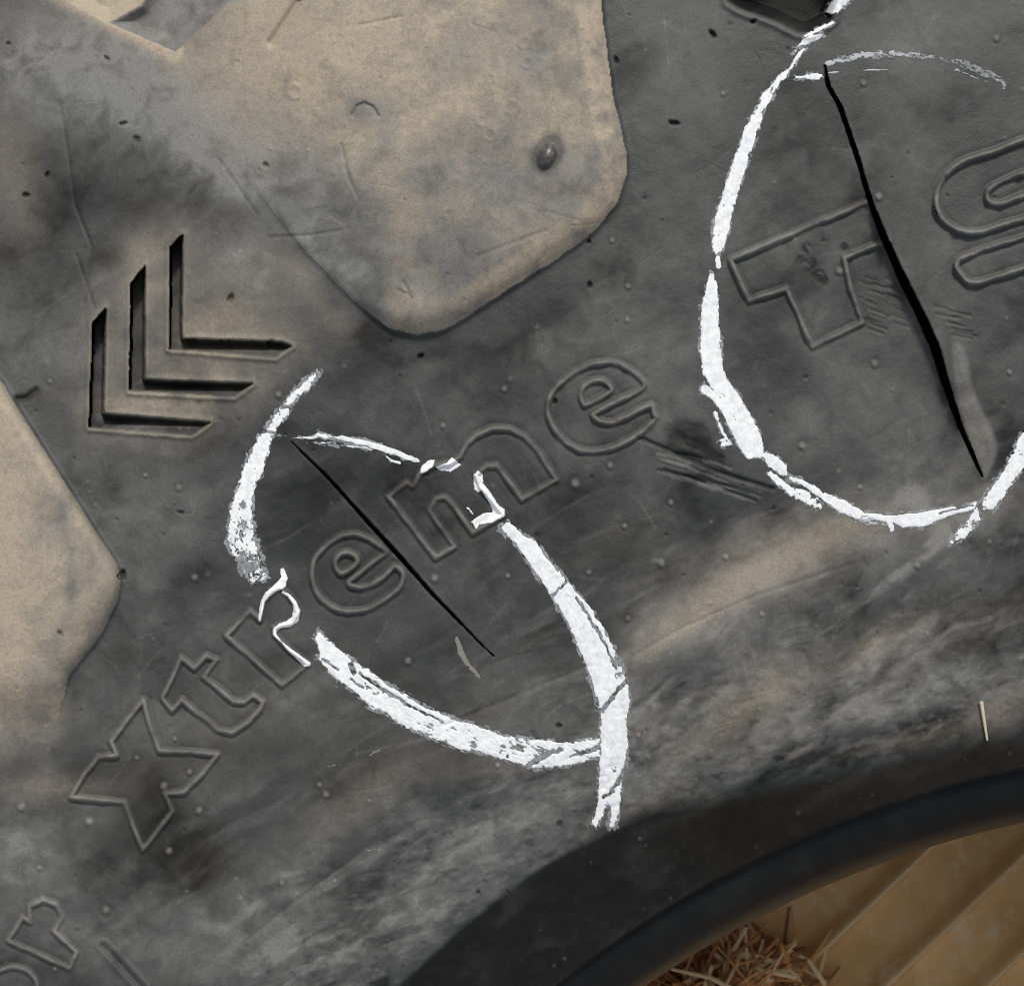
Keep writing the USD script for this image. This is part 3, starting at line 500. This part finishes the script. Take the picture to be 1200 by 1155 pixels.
# casing: the rest of the tyre, all the way round
cx, cy = 0.25, -0.462
pr = np.array([(.392, -.062), (.42, -.045), (.47, -.034), (.56, -.022), (.64, -.032), (.69, -.055), (.705, -.10), (.71, -.16), (.705, -.210), (.67, -.242), (.60, -.266), (.52, -.272), (.44, -.258), (.405, -.242), (.392, -.228), (.40, -.218), (.43, -.226), (.52, -.250), (.60, -.242), (.66, -.222), (.685, -.16), (.66, -.085), (.58, -.045), (.45, -.065), (.40, -.078)])
ta = np.radians(np.arange(0, 360, 3.0))
C = np.stack([cx + pr[:, None, 0] * np.cos(ta), cy + pr[:, None, 0] * np.sin(ta), np.broadcast_to(ZS + pr[:, None, 1], (len(pr), len(ta)))], -1)
ic = np.arange(C.shape[0] * C.shape[1]).reshape(C.shape[:2]); j2 = np.roll(ic, -1, 1); k2 = np.roll(ic, -1, 0); l2 = np.roll(k2, -1, 1)
fc = np.stack([ic, k2, l2, j2], -1).reshape(-1, 4); tri = np.vstack([fc[:, [0, 1, 2]], fc[:, [0, 2, 3]]])
_, _, nc = meshkit.arrays((C.reshape(-1, 3), tri), True)
put('casing', C.reshape(-1, 3), tri, rubber, TYRE, nc, np.tile([[0.1, 0.2, 0.4]], (C.shape[0] * C.shape[1], 1)))

# ------------------------------------------------------------------ white paint: thin uneven layers that follow the surface
def paint_patch(cover, pts, name, label, mat=paint, thick=0.11, grain=2.0, rot=0.0, st=1.0, seed=0, pad=7, step=0.8, rough=1.35, parent=TYRE, lift=0.07):
    p = np.asarray(pts, float)
    gu, gv = np.arange(p[:, 0].min() - pad, p[:, 0].max() + pad, step), np.arange(p[:, 1].min() - pad, p[:, 1].max() + pad, step)
    u, v = np.meshgrid(gu, gv)
    c = cover(u, v)
    n = 0.5 + 1.25 * (0.60 * nz(u, v, grain, 200 + seed, 2, rot, st) + 0.40 * nz(u, v, grain * 4.5, 230 + seed, 2, rot, st) - 0.5)
    t = c - (0.5 + rough * (n - 0.5))
    t = np.where(c < 0.10, -1.0, t)
    h = Hat(u, v) + thick * np.clip(t * 2.2, -1.2, 1) + lift
    h = np.where(t < -0.05, Hat(u, v) - 0.35, h)
    pos = place(u, v, h)
    ii = np.arange(u.size).reshape(u.shape)
    tm = np.max([t[:-1, :-1], t[1:, :-1], t[:-1, 1:], t[1:, 1:]], 0) > -0.05
    f = np.stack([ii[:-1, :-1], ii[1:, :-1], ii[1:, 1:], ii[:-1, 1:]], -1)[tm]
    if not len(f): return
    tri = np.vstack([f[:, [0, 1, 2]], f[:, [0, 2, 3]]]); uq, inv = np.unique(tri, return_inverse=True)
    N = np.cross(np.gradient(pos, axis=0), np.gradient(pos, axis=1)); N /= np.linalg.norm(N, axis=-1, keepdims=True); N *= np.sign(N[..., 2:3])
    return put(name, pos.reshape(-1, 3)[uq], inv.reshape(-1, 3), mat, parent, N.reshape(-1, 3)[uq], None, label)
def poly_cover(pts, edge=5.0, full=0.86, cracks=(), worn=()):
    def cover(u, v):
        c = full * sm(sdf(u, v, pts), -edge * 0.8, edge * 1.0)
        ju, jv = u + 5 * (nz(u, v, 7, 260, 2) - 0.5), v + 5 * (nz(u, v, 7, 261, 2) - 0.5); kz = 0.45 + 0.8 * nz(u, v, 9, 262, 2)
        for a, b, w in cracks: c = c - 1.1 * kz * np.exp(-(seg_dist(ju, jv, [a, b], False) / w) ** 2)
        for x, y, r, amt in worn: c = c - amt * np.exp(-((u - x) ** 2 + (v - y) ** 2) / r ** 2)
        return c
    return cover
def path_cover(path, full=0.86, edge=3.0, worn=()):
    p = np.array([(a, b) for a, b, *_ in path]); wd = np.array([q[2] for q in path], float); cv = np.array([q[3] if len(q) > 3 else full for q in path], float)
    def cover(u, v):
        best, c = np.full(u.shape, -9.0), np.zeros(u.shape)
        for i in range(len(p) - 1):
            a, b = p[i], p[i + 1]; ab = b - a
            t = np.clip(((u - a[0]) * ab[0] + (v - a[1]) * ab[1]) / (ab @ ab), 0, 1)
            q = np.hypot(u - a[0] - t * ab[0], v - a[1] - t * ab[1])
            s = (wd[i] + (wd[i + 1] - wd[i]) * t) / 2 - q
            c = np.maximum(c, (cv[i] + (cv[i + 1] - cv[i]) * t) * sm(s, -edge * 0.8, edge * 1.1))
        for x, y, r, amt in worn: c = c - amt * np.exp(-((u - x) ** 2 + (v - y) ** 2) / r ** 2)
        return c
    return cover
def halo(cover, pts, path, k):                                       # thin paint rubbed over the edges of a stroke
    if path and k.get('mat', paint) is paint and k.get('seed', 0) not in (4, 5, 6, 9, 10, 15, 61):
        g = {a: k[a] for a in ('rot', 'st', 'pad') if a in k}; g['pad'] = g.get('pad', 7) + 3
        paint_patch(cover, pts, 'paint_smudge', None, mat=thin, seed=k.get('seed', 0) + 70, rough=1.8, grain=2.6, thick=0.08, lift=0.03, parent=path, step=0.9, **g)
def poly(pts, name, label, **k):
    kk = {a: k.pop(a) for a in ('edge', 'full', 'cracks', 'worn') if a in k}
    path = paint_patch(poly_cover(pts, **kk), pts, name, label, **k)
    halo(lambda u, v: 0.62 * sm(sdf(u, v, pts), -6.5, 1.0), pts, path, k)
def stroke(path, name, label, **k):
    kk = {a: k.pop(a) for a in ('edge', 'full', 'worn') if a in k}; m = max(q[2] for q in path) / 2; pts = [(a, b) for a, b, *_ in path]; k['pad'] = m + 6
    made = paint_patch(path_cover(path, **kk), pts, name, label, **k)
    halo(path_cover([(q[0], q[1], q[2] + 5, 0.62 * min(1, (q[3] if len(q) > 3 else 1) + 0.15)) for q in path], edge=4.0), pts, made, k)
# left loop
poly([(375, 435), (362, 456), (343, 473), (339, 485.5), (327.6, 500), (320, 512), (315.5, 529), (306, 558), (296, 575), (296, 609), (302, 638), (315.5, 677), (308, 682), (293.6, 684), (281.5, 670), (264.5, 636), (268, 597), (279, 565.5), (289, 536), (303, 512), (315.5, 495), (323, 482), (332.5, 472), (347, 454), (369, 436)],
     'paint_stroke', 'left side of the narrow white loop, speckled at its lower end', cracks=[((330, 478), (346, 476), 1.6), ((312, 506), (326, 508), 1.2)], worn=[(286, 628, 16, .34), (296, 668, 22, .42), (276, 612, 12, .2), (284, 592, 5, .6), (278, 655, 14, .3)], rot=70, st=1.4, seed=1)
stroke([(322, 511, 2, .7), (345, 513, 3, .6), (366, 513, 4, .95), (374, 510, 8), (384, 512, 7, .9), (402, 514, 7, 1.0), (432, 520, 8), (462, 530, 8), (489, 540, 6)], 'paint_stroke', 'thin upper edge of the narrow white loop', worn=[(392, 515, 7, .5)], rot=-18, st=3, seed=2)
stroke([(360, 517, 2, .7), (392, 521, 3, .75), (420, 524, 4, .9), (446, 529, 3, .6), (458, 539, 5, .8), (468, 543, 4, .7)], 'paint_stroke', 'broken fine line under the upper edge of the narrow white loop', rot=-18, st=3, seed=3)
poly([(491.4, 555), (493, 546.7), (501, 539), (510.5, 538), (507, 548), (498, 555)], 'paint_stroke', 'small white dab on the left shoulder of the m', seed=4, edge=3, rough=.6)
poly([(509, 547), (522, 542), (529.5, 535), (542, 545), (528, 553.5), (516, 552)], 'paint_stroke', 'larger white dab on the top of the m', seed=5, edge=3, rough=.6)
poly([(554, 556), (560, 550), (566, 556), (567, 567), (574, 575), (585, 592), (592, 596), (592, 605), (577, 613), (562, 615), (558, 620.5), (551, 611), (556, 607), (566, 601), (577, 599), (571, 586), (564, 575), (560, 578), (555, 573)], 'paint_stroke', 'white hook painted along the inner leg of the m', seed=6, edge=2.6, rough=.6)
stroke([(548, 595, 3.4), (554, 602, 3.4)], 'paint_stroke', 'tiny white tick inside the m', seed=61, rough=.6)
poly([(584, 619), (594, 610.5), (606, 617), (613, 626), (627, 634), (642, 653), (660, 674), (676, 692), (696, 716), (715, 750), (726, 772), (736, 798), (739, 822), (735, 843), (736, 865), (735, 889), (729, 915), (726, 953), (721, 970), (711, 970), (715, 948), (712.5, 940), (707, 956), (699, 969), (692, 966), (699, 945), (701, 919), (703, 869.5), (703, 834), (695, 808), (687, 782), (677, 760), (667, 733), (650, 706), (634, 682), (617, 656), (600, 634)],
     'paint_stroke', 'broad right side of the narrow white loop running down to the dark inner rim', cracks=[((646, 699), (664, 682), 1.5), ((706, 832), (716, 818), 2.2), ((716, 818), (736, 796), 2.0), ((706, 934), (718, 926), 1.6), ((718, 926), (736, 896), 2.4), ((676, 700), (708, 752), 1.6), ((708, 752), (722, 784), 1.4)], worn=[(722, 775, 8, .5), (724, 790, 7, .5), (722, 905, 7, .4), (700, 722, 6, .4)], rot=-62, st=2.2, seed=7, rough=.9)
poly([(373, 738), (391, 756), (412, 772), (434.5, 786), (464, 807), (498.5, 828), (533, 842), (560, 849.5), (590, 861), (639.6, 867.5), (663.5, 870), (697, 864), (705, 867), (705, 887), (663.5, 898), (623.6, 901), (605.7, 895), (566, 883), (540, 879), (521, 872), (495, 860), (462, 846), (455, 837), (436, 830), (417, 813), (388, 790.6), (371, 772), (374, 763), (368, 745)],
     'paint_stroke', 'thick lower edge of the narrow white loop with long dark scratches', cracks=[((421, 789), (452, 809), 1.5), ((452, 809), (486, 830), 1.8), ((486, 830), (518, 845), 1.3), ((411, 778), (414, 788), 3), ((378, 772), (396, 784), 1.4), ((620, 896), (648, 880), 2.6), ((652, 881), (658, 877), 2.4), ((668, 886), (692, 879), 1.6), ((690, 879), (707, 873), 2.8), ((410, 796), (424, 806), 1.2)],
     worn=[(608, 876, 9, .4), (626, 882, 9, .35), (553, 872, 6, .45), (440, 812, 6, .35), (430, 806, 5, .3), (530, 855, 8, .3), (590, 880, 6, .3), (680, 876, 10, .25)], rot=-28, st=2.4, seed=8)
stroke([(304, 727, 4), (306, 714, 6), (308, 704, 6), (314, 696, 8), (322, 690, 9), (330, 684, 12), (333, 677, 9), (331, 668, 6)], 'paint_stroke', 'white paint on the left curl of the letter r', seed=9, edge=2, rough=.5)
stroke([(331, 694, 4), (339, 698, 5), (345, 706, 6), (348, 715, 9), (346, 725, 10), (338, 731, 9), (328, 733, 7), (322, 738, 6), (322, 744, 5), (330, 752, 3, .6), (338, 760, 5), (350, 770, 7), (358, 777, 9), (361, 778, 7)], 'paint_stroke', 'white paint on the hooked right edge of the letter r', seed=10, edge=2, rough=.5)
# right loop
stroke([(1000, -12, 16), (978, 9, 16), (968, 17, 7)], 'paint_stroke', 'white dab at the very top of the wide white loop', seed=11)
stroke([(976, 27, 5), (960, 34, 7), (944, 43, 5)], 'paint_stroke', 'upper white sliver beside the black gap', seed=12, rot=30, st=2)
stroke([(964, 41, 5), (952, 46, 10), (942, 50, 9), (932, 60, 6), (929, 63, 4)], 'paint_stroke', 'lower white sliver beside the black gap', seed=13, rot=40, st=2, worn=[(938, 58, 5, .5)])
stroke([(944, 56, 4, .7), (937, 63, 5), (930, 75, 6), (926, 81, 4), (919, 88, 8), (912, 95, 9), (906, 103, 9), (899, 113, 15), (894, 124, 10), (886, 140, 15), (878, 158, 17), (872, 177, 16), (867, 192, 18), (860, 213, 19), (855, 230, 20), (849, 250, 20), (845, 270, 21), (841, 290, 15), (840, 296, 6)], 'paint_stroke', 'long upper left side of the wide white loop', seed=14, rot=65, st=2, worn=[(895, 131, 4, .5), (876, 180, 5, .3)])
stroke([(841, 302, 7), (842, 312, 8)], 'paint_stroke', 'small white spot at the left corner of the T', seed=15, rough=.6)
stroke([(834, 322, 6), (834, 335, 14), (832, 360, 21), (832, 385, 24), (833, 410, 26), (835, 432, 26), (842, 448, 22), (853, 465, 25), (863, 484, 27), (874, 502, 28), (882, 518, 26), (886, 528, 20)], 'paint_stroke', 'thick left side of the wide white loop below the T', seed=16, rot=80, st=1.8, worn=[(872, 486, 6, .25), (884, 508, 6, .2)])
stroke([(826, 456, 12), (836, 464, 10), (848, 480, 8), (858, 500, 9), (868, 520, 9), (878, 534, 10)], 'paint_stroke', 'bulging outer edge of the wide white loop', seed=17, rough=.8)
stroke([(842, 517, 4, .8), (850, 515, 5), (846, 521, 6), (856, 520, 5, .9), (846, 505, 4, .8), (838, 484, 5, .9)], 'paint_stroke', 'crumbs of white paint beside the torn rubber', seed=18, rough=1.3)
stroke([(897, 534, 10), (906, 541, 17), (916, 549, 15), (920, 555, 8)], 'paint_stroke', 'square white patch at the lower left of the wide white loop', seed=19)
stroke([(902, 555, 6, .95), (914, 566, 10, .85), (926, 574, 12, .66), (944, 582, 15, .62), (956, 590, 15, .66), (962, 594, 6, .7)], 'paint_stroke', 'sparse speckled stretch of the wide white loop', seed=20, rot=-35, st=1.3, rough=1.5, grain=3.0)
stroke([(926, 561, 6), (938, 564, 7, .9), (952, 572, 9, .95), (962, 580, 8, .9), (972, 585, 12), (988, 594, 16), (1002, 601, 14, .95), (1014, 606, 9, .62)], 'paint_stroke', 'crusty white stretch near the bottom of the wide white loop', seed=21, rot=-30, st=1.6, rough=1.15)
stroke([(985, 597, 10, .55), (1005, 607, 14, .55), (1025, 611, 14, .58), (1042, 612, 10, .6)], 'paint_stroke', 'rubbed thin white patch at the bottom of the wide white loop', mat=chalk, seed=22, rot=-5, st=2, rough=1.4)
poly([(1013, 600), (1045, 603), (1075, 600), (1117, 593), (1122, 595.5), (1143, 587), (1147, 589), (1141, 597), (1107, 607), (1082, 618), (1058, 619), (1047, 613), (1049, 623), (1043, 625), (1039, 613), (1017, 607)], 'paint_stroke', 'smooth tapering bottom of the wide white loop', seed=23, rot=8, st=4, edge=3.5, rough=.8, cracks=[((1100, 601), (1140, 592), 0.9)])
poly([(1230, 470), (1193, 513), (1180, 543), (1164, 566), (1150, 588), (1151, 599), (1164, 597), (1180, 577), (1193, 556), (1230, 515)], 'paint_stroke', 'right end of the wide white loop by the tip of the slash', seed=24, rot=55, st=1.6)
poly([(1144, 588), (1147, 596), (1149, 610), (1139, 626), (1126, 633), (1113, 638), (1111, 636), (1127, 615), (1141, 599)], 'paint_stroke', 'white tail below the wide white loop', seed=25, rot=50, st=1.6, worn=[(1136, 620, 10, .3), (1143, 612, 6, .3), (1122, 630, 8, .25)])
stroke([(933, 91, 4), (942, 90.5, 4), (947, 90, 8), (958, 90, 9), (961, 89, 6)], 'paint_stroke', 'short white dash left of the tip of the wide slash', seed=26, rough=.6)
stroke([(970, 75, 8, .8), (986, 70, 9, .50), (1000, 67, 9, .72), (1012, 65, 9, .62), (1026, 63, 8, .38), (1047, 63, 9, .78), (1060, 65, 8, .48), (1090, 67, 9, .42)], 'paint_stroke', 'chalky white arc right of the tip of the wide slash', mat=chalk, seed=27, rot=2, st=2.2, rough=1.5)
stroke([(985, 69, 11, .45), (1060, 64, 10, .5), (1088, 67, 10, .52), (1112, 71, 10, .48), (1135, 78, 11, .52), (1155, 86, 12, .58), (1168, 92, 10, .5), (1178, 100, 8, .5), (1176, 108, 5, .5)], 'paint_stroke', 'faint grey end of the chalk arc', mat=thin, seed=28, rot=-15, st=2.2, rough=1.5)
stroke([(971, 86, 5, .85), (990, 84, 4, .6), (1010, 83, 4, .7), (1036, 82, 4, .6), (1060, 83, 4, .45)], 'paint_stroke', 'faint lower line of the chalk arc', mat=chalk, seed=29, rot=3, st=3, rough=1.3)
stroke([(1120, 82, 4, .5), (1140, 90, 4, .55), (1160, 97, 4, .5)], 'paint_stroke', 'very faint second line of the chalk arc', mat=chalk, seed=30, rot=-18, st=3, rough=1.3)
stroke([(535, 748, 6, .7), (540, 764, 9, .8), (548, 779, 9, .72), (558, 790, 7, .66), (566, 798, 4, .5)], 'paint_stroke', 'short greyish smear inside the narrow loop', mat=smear, seed=31, rot=-55, st=2.5, rough=.9)
for i, (a, b, w) in enumerate((((434, 884), (448, 877), 5), ((384, 898), (402, 895), 5), ((430, 996), (450, 995), 6), ((432, 938), (444, 935), 6))):
    stroke([(*a, w, .6), (*b, w * .7, .6)], 'paint_stroke', 'small pale scuff below the narrow loop', mat=smear, seed=32 + i, rough=1.0)

# ------------------------------------------------------------------ straw, sheet, ground
def tube(a, b, r, bend, seed, n=6, segs=4):
    g = np.random.default_rng(seed); a, b = np.asarray(a, float), np.asarray(b, float); ax = b - a
    side = np.cross(ax, [0, 0, 1.0]); side /= max(np.linalg.norm(side), 1e-9); upv = np.cross(side, ax); upv /= max(np.linalg.norm(upv), 1e-9)
    ts = np.linspace(0, 1, segs + 1); k1, k2 = g.normal(0, bend, 2); vv = []
    for t in ts:
        c = a + ax * t + (side * k1 + upv * abs(k2)) * math.sin(math.pi * t) * np.linalg.norm(ax)
        rr = r * (1 - 0.45 * t)
        vv += [c + rr * (math.cos(p) * side + 0.6 * math.sin(p) * upv) for p in np.arange(n) * 2 * math.pi / n]
    f = []
    for s in range(segs):
        for i in range(n):
            f.append([s * n + i, s * n + (i + 1) % n, (s + 1) * n + (i + 1) % n, (s + 1) * n + i])
    f = np.array(f); f = np.vstack([f[:, [0, 1, 2]], f[:, [0, 2, 3]]])
    caps = [[0, i + 1, i] for i in range(1, n - 1)] + [[segs * n, segs * n + i, segs * n + i + 1] for i in range(1, n - 1)]
    return np.array(vv), np.vstack([f, np.array(caps)])
hA, hB = Hat(np.array([1150.0]), np.array([822.0]))[0], Hat(np.array([1157.0]), np.array([868.0]))[0]
v_, f_ = tube(place(np.array(1150.0), np.array(822.0), hA + 1.0), place(np.array(1157.0), np.array(867.0), hB + 1.2), 0.00062, 0.02, 1)
put('straw_stalk', v_, f_, straw_ms[3], label='short pale straw lying on the sidewall at the right edge', cat='straw', smooth=40)

ZB = 0.012                                        # top of the sheet
def low_pt(u, v, z):                               # a place on the level z under the tyre
    kx = (ZS + D - z) / D; return np.array([(u - 600) * S * kx, (577.5 - v) * S * kx, z])
# corrugated sheet: ribs run up to the right
o = low_pt(1049, 1121, 0.0); ang = math.radians(43.5); dirv = np.array([math.cos(ang), math.sin(ang)]); nv = np.array([dirv[1], -dirv[0]])
pitch = 80 * S * (ZS + D) / D
xs, zsn = [], []
for i in range(-14, 16):
    for fr, z in ((-0.07, 0.0125), (0.0, 0.0150), (0.05, 0.0140), (0.16, 0.0035), (0.24, 0.0005), (0.36, 0.0010), (0.52, 0.0030), (0.76, 0.0055), (0.88, 0.0080)):
        xs.append((i + fr) * pitch); zsn.append(z)
xs, zsn = np.array(xs), np.array(zsn); o_ = np.argsort(xs); xs, zsn = xs[o_], zsn[o_]
ls = np.linspace(-1.0, 0.85, 60)
XX, LL = np.meshgrid(xs, ls)
bw = 0.0012 * (meshkit.noise(np.stack([XX * 14, LL * 14, XX * 0], -1), 7) - 0.5)
T3 = np.stack([o[0] + XX * nv[0] + LL * dirv[0], o[1] + XX * nv[1] + LL * dirv[1], np.broadcast_to(zsn, XX.shape) + 0.004 + bw], -1)
Bt = T3 - [0, 0, 0.0012]
ny, nx = XX.shape; it = np.arange(ny * nx).reshape(ny, nx)
ft = np.stack([it[:-1, :-1], it[:-1, 1:], it[1:, 1:], it[1:, :-1]], -1).reshape(-1, 4)
rim = np.concatenate([it[0, :], it[1:, -1], it[-1, ::-1][1:], it[::-1, 0][1:]])
fr = np.array([[rim[i], rim[i + 1], rim[i + 1] + ny * nx, rim[i] + ny * nx] for i in range(len(rim) - 1)])
put('corrugated_sheet', np.vstack([T3.reshape(-1, 3), Bt.reshape(-1, 3)]), np.vstack([ft, ft[:, ::-1] + ny * nx, fr]), sheet_m, label='brown ribbed sheet lying under the tyre, seen through its opening', cat='metal sheet', smooth=50)
gx = np.concatenate([-np.geomspace(12, 1.2, 10), np.linspace(-1, 1, 60), np.geomspace(1.2, 12, 10)])
GX, GY = np.meshgrid(gx, gx); GZ = -0.012 + 0.012 * meshkit.fbm(np.stack([GX * 6, GY * 6, GX * 0], -1), 3, 4)
ig = np.arange(GX.size).reshape(GX.shape); fg = np.stack([ig[:-1, :-1], ig[:-1, 1:], ig[1:, 1:], ig[1:, :-1]], -1).reshape(-1, 4)
put('ground', np.stack([GX, GY, GZ], -1).reshape(-1, 3), fg, earth_m, kind='structure', smooth=True)

# straw heap in the lower part of the opening
def heap_z(u, v):
    return 0.016 + 0.075 * math.exp(-((u - 848) / 70) ** 2 - ((v - 1165) / 60) ** 2)
g = np.random.default_rng(11)
VV, FF, nvx = [[], [], []], [[], [], []], [0, 0, 0]
for i in range(620):
    u, v = g.normal(838, 56), g.normal(1158, 36)
    if v < 1088 + 0.0022 * (u - 838) ** 2: v += 50
    a = g.uniform(0, math.pi); l = g.uniform(0.012, 0.055); z = heap_z(u, v) - g.uniform(0, 0.034)
    c = low_pt(u, v, max(z, 0.010)); dv = np.array([math.cos(a), math.sin(a), g.normal(0, 0.22)]) * l / 2
    if (c - dv)[2] < 0.004 or (c + dv)[2] < 0.004: dv[2] = 0
    q = int(g.choice(3, p=[0.22, 0.38, 0.40]))
    x, f = tube(c - dv, c + dv, g.uniform(0.0006, 0.0019), 0.10, 1000 + i, 5, 3)
    VV[q].append(x); FF[q].append(f + nvx[q]); nvx[q] += len(x)
hp = UsdGeom.Xform.Define(stage, '/World/straw_litter'); keys(hp.GetPrim(), 'tangled dry straw heap at the bottom of the tyre opening', 'straw', kind='stuff')
for q in range(3): put('straw', np.vstack(VV[q]), np.vstack(FF[q]), straw_ms[q], '/World/straw_litter', smooth=40)
STK = [((806, 1110), (838, 1104), 0.0022, 0, 'pale bent straw along the upper left of the straw heap'), ((852, 1118), (905, 1126), 0.0021, 0, 'pale straw lying level across the top of the straw heap'), ((889, 1128), (884, 1158), 0.0022, 0, 'pale upright straw at the right of the heap'),
       ((866, 1122), (850, 1154), 0.0016, 0, 'thin slanting straw in the middle of the heap'), ((826, 1128), (836, 1157), 0.0020, 0, 'pale straw slanting at the left of the heap'), ((842, 1092), (812, 1112), 0.0018, 0, 'straw poking out under the inner rim'), ((792, 1128), (822, 1116), 0.0020, 1, 'amber straw at the left end of the heap')]
for i, (a, b, r, q, lab) in enumerate(STK):
    x, f = tube(low_pt(*a, heap_z(*a) + 0.012), low_pt(*b, heap_z(*b) + 0.010), r, 0.03, 40 + i, 6, 4)
    put('straw_stalk', x, f, straw_ms[q], label=lab, cat='straw', group='straws on the heap', smooth=40)
# one broad orange husk standing at the right of the heap
hb, ht_ = low_pt(926, 1150, 0.03), low_pt(914, 1103, 0.06)
ax = (ht_ - hb); sd = np.array([1.0, 0.25, 0.1]); hv, hf = [], []
for t, w in ((0, .0022), (.25, .0042), (.5, .0036), (.8, .0016), (1, .0003)):
    for e in (-1, -.4, .4, 1): hv.append(hb + ax * t + sd * w * e + np.array([0, 0, .004 * (1 - e * e)]))
hv = np.array(hv)
for s in range(4):
    for i in range(3): hf.append([s * 4 + i, s * 4 + i + 1, s * 4 + 5 + i, s * 4 + 4 + i])
hf = np.array(hf); off = len(hv)
hrim = [0, 1, 2, 3, 7, 11, 15, 19, 18, 17, 16, 12, 8, 4, 0]
hs = np.array([[hrim[i], hrim[i + 1], hrim[i + 1] + off, hrim[i] + off] for i in range(len(hrim) - 1)])
put('husk', np.vstack([hv, hv - [0, 0, .0006]]), np.vstack([hf, hf[:, ::-1] + off, hs]), straw_ms[1], label='broad orange dry husk standing at the right end of the straw heap', cat='dry leaf', smooth=40)
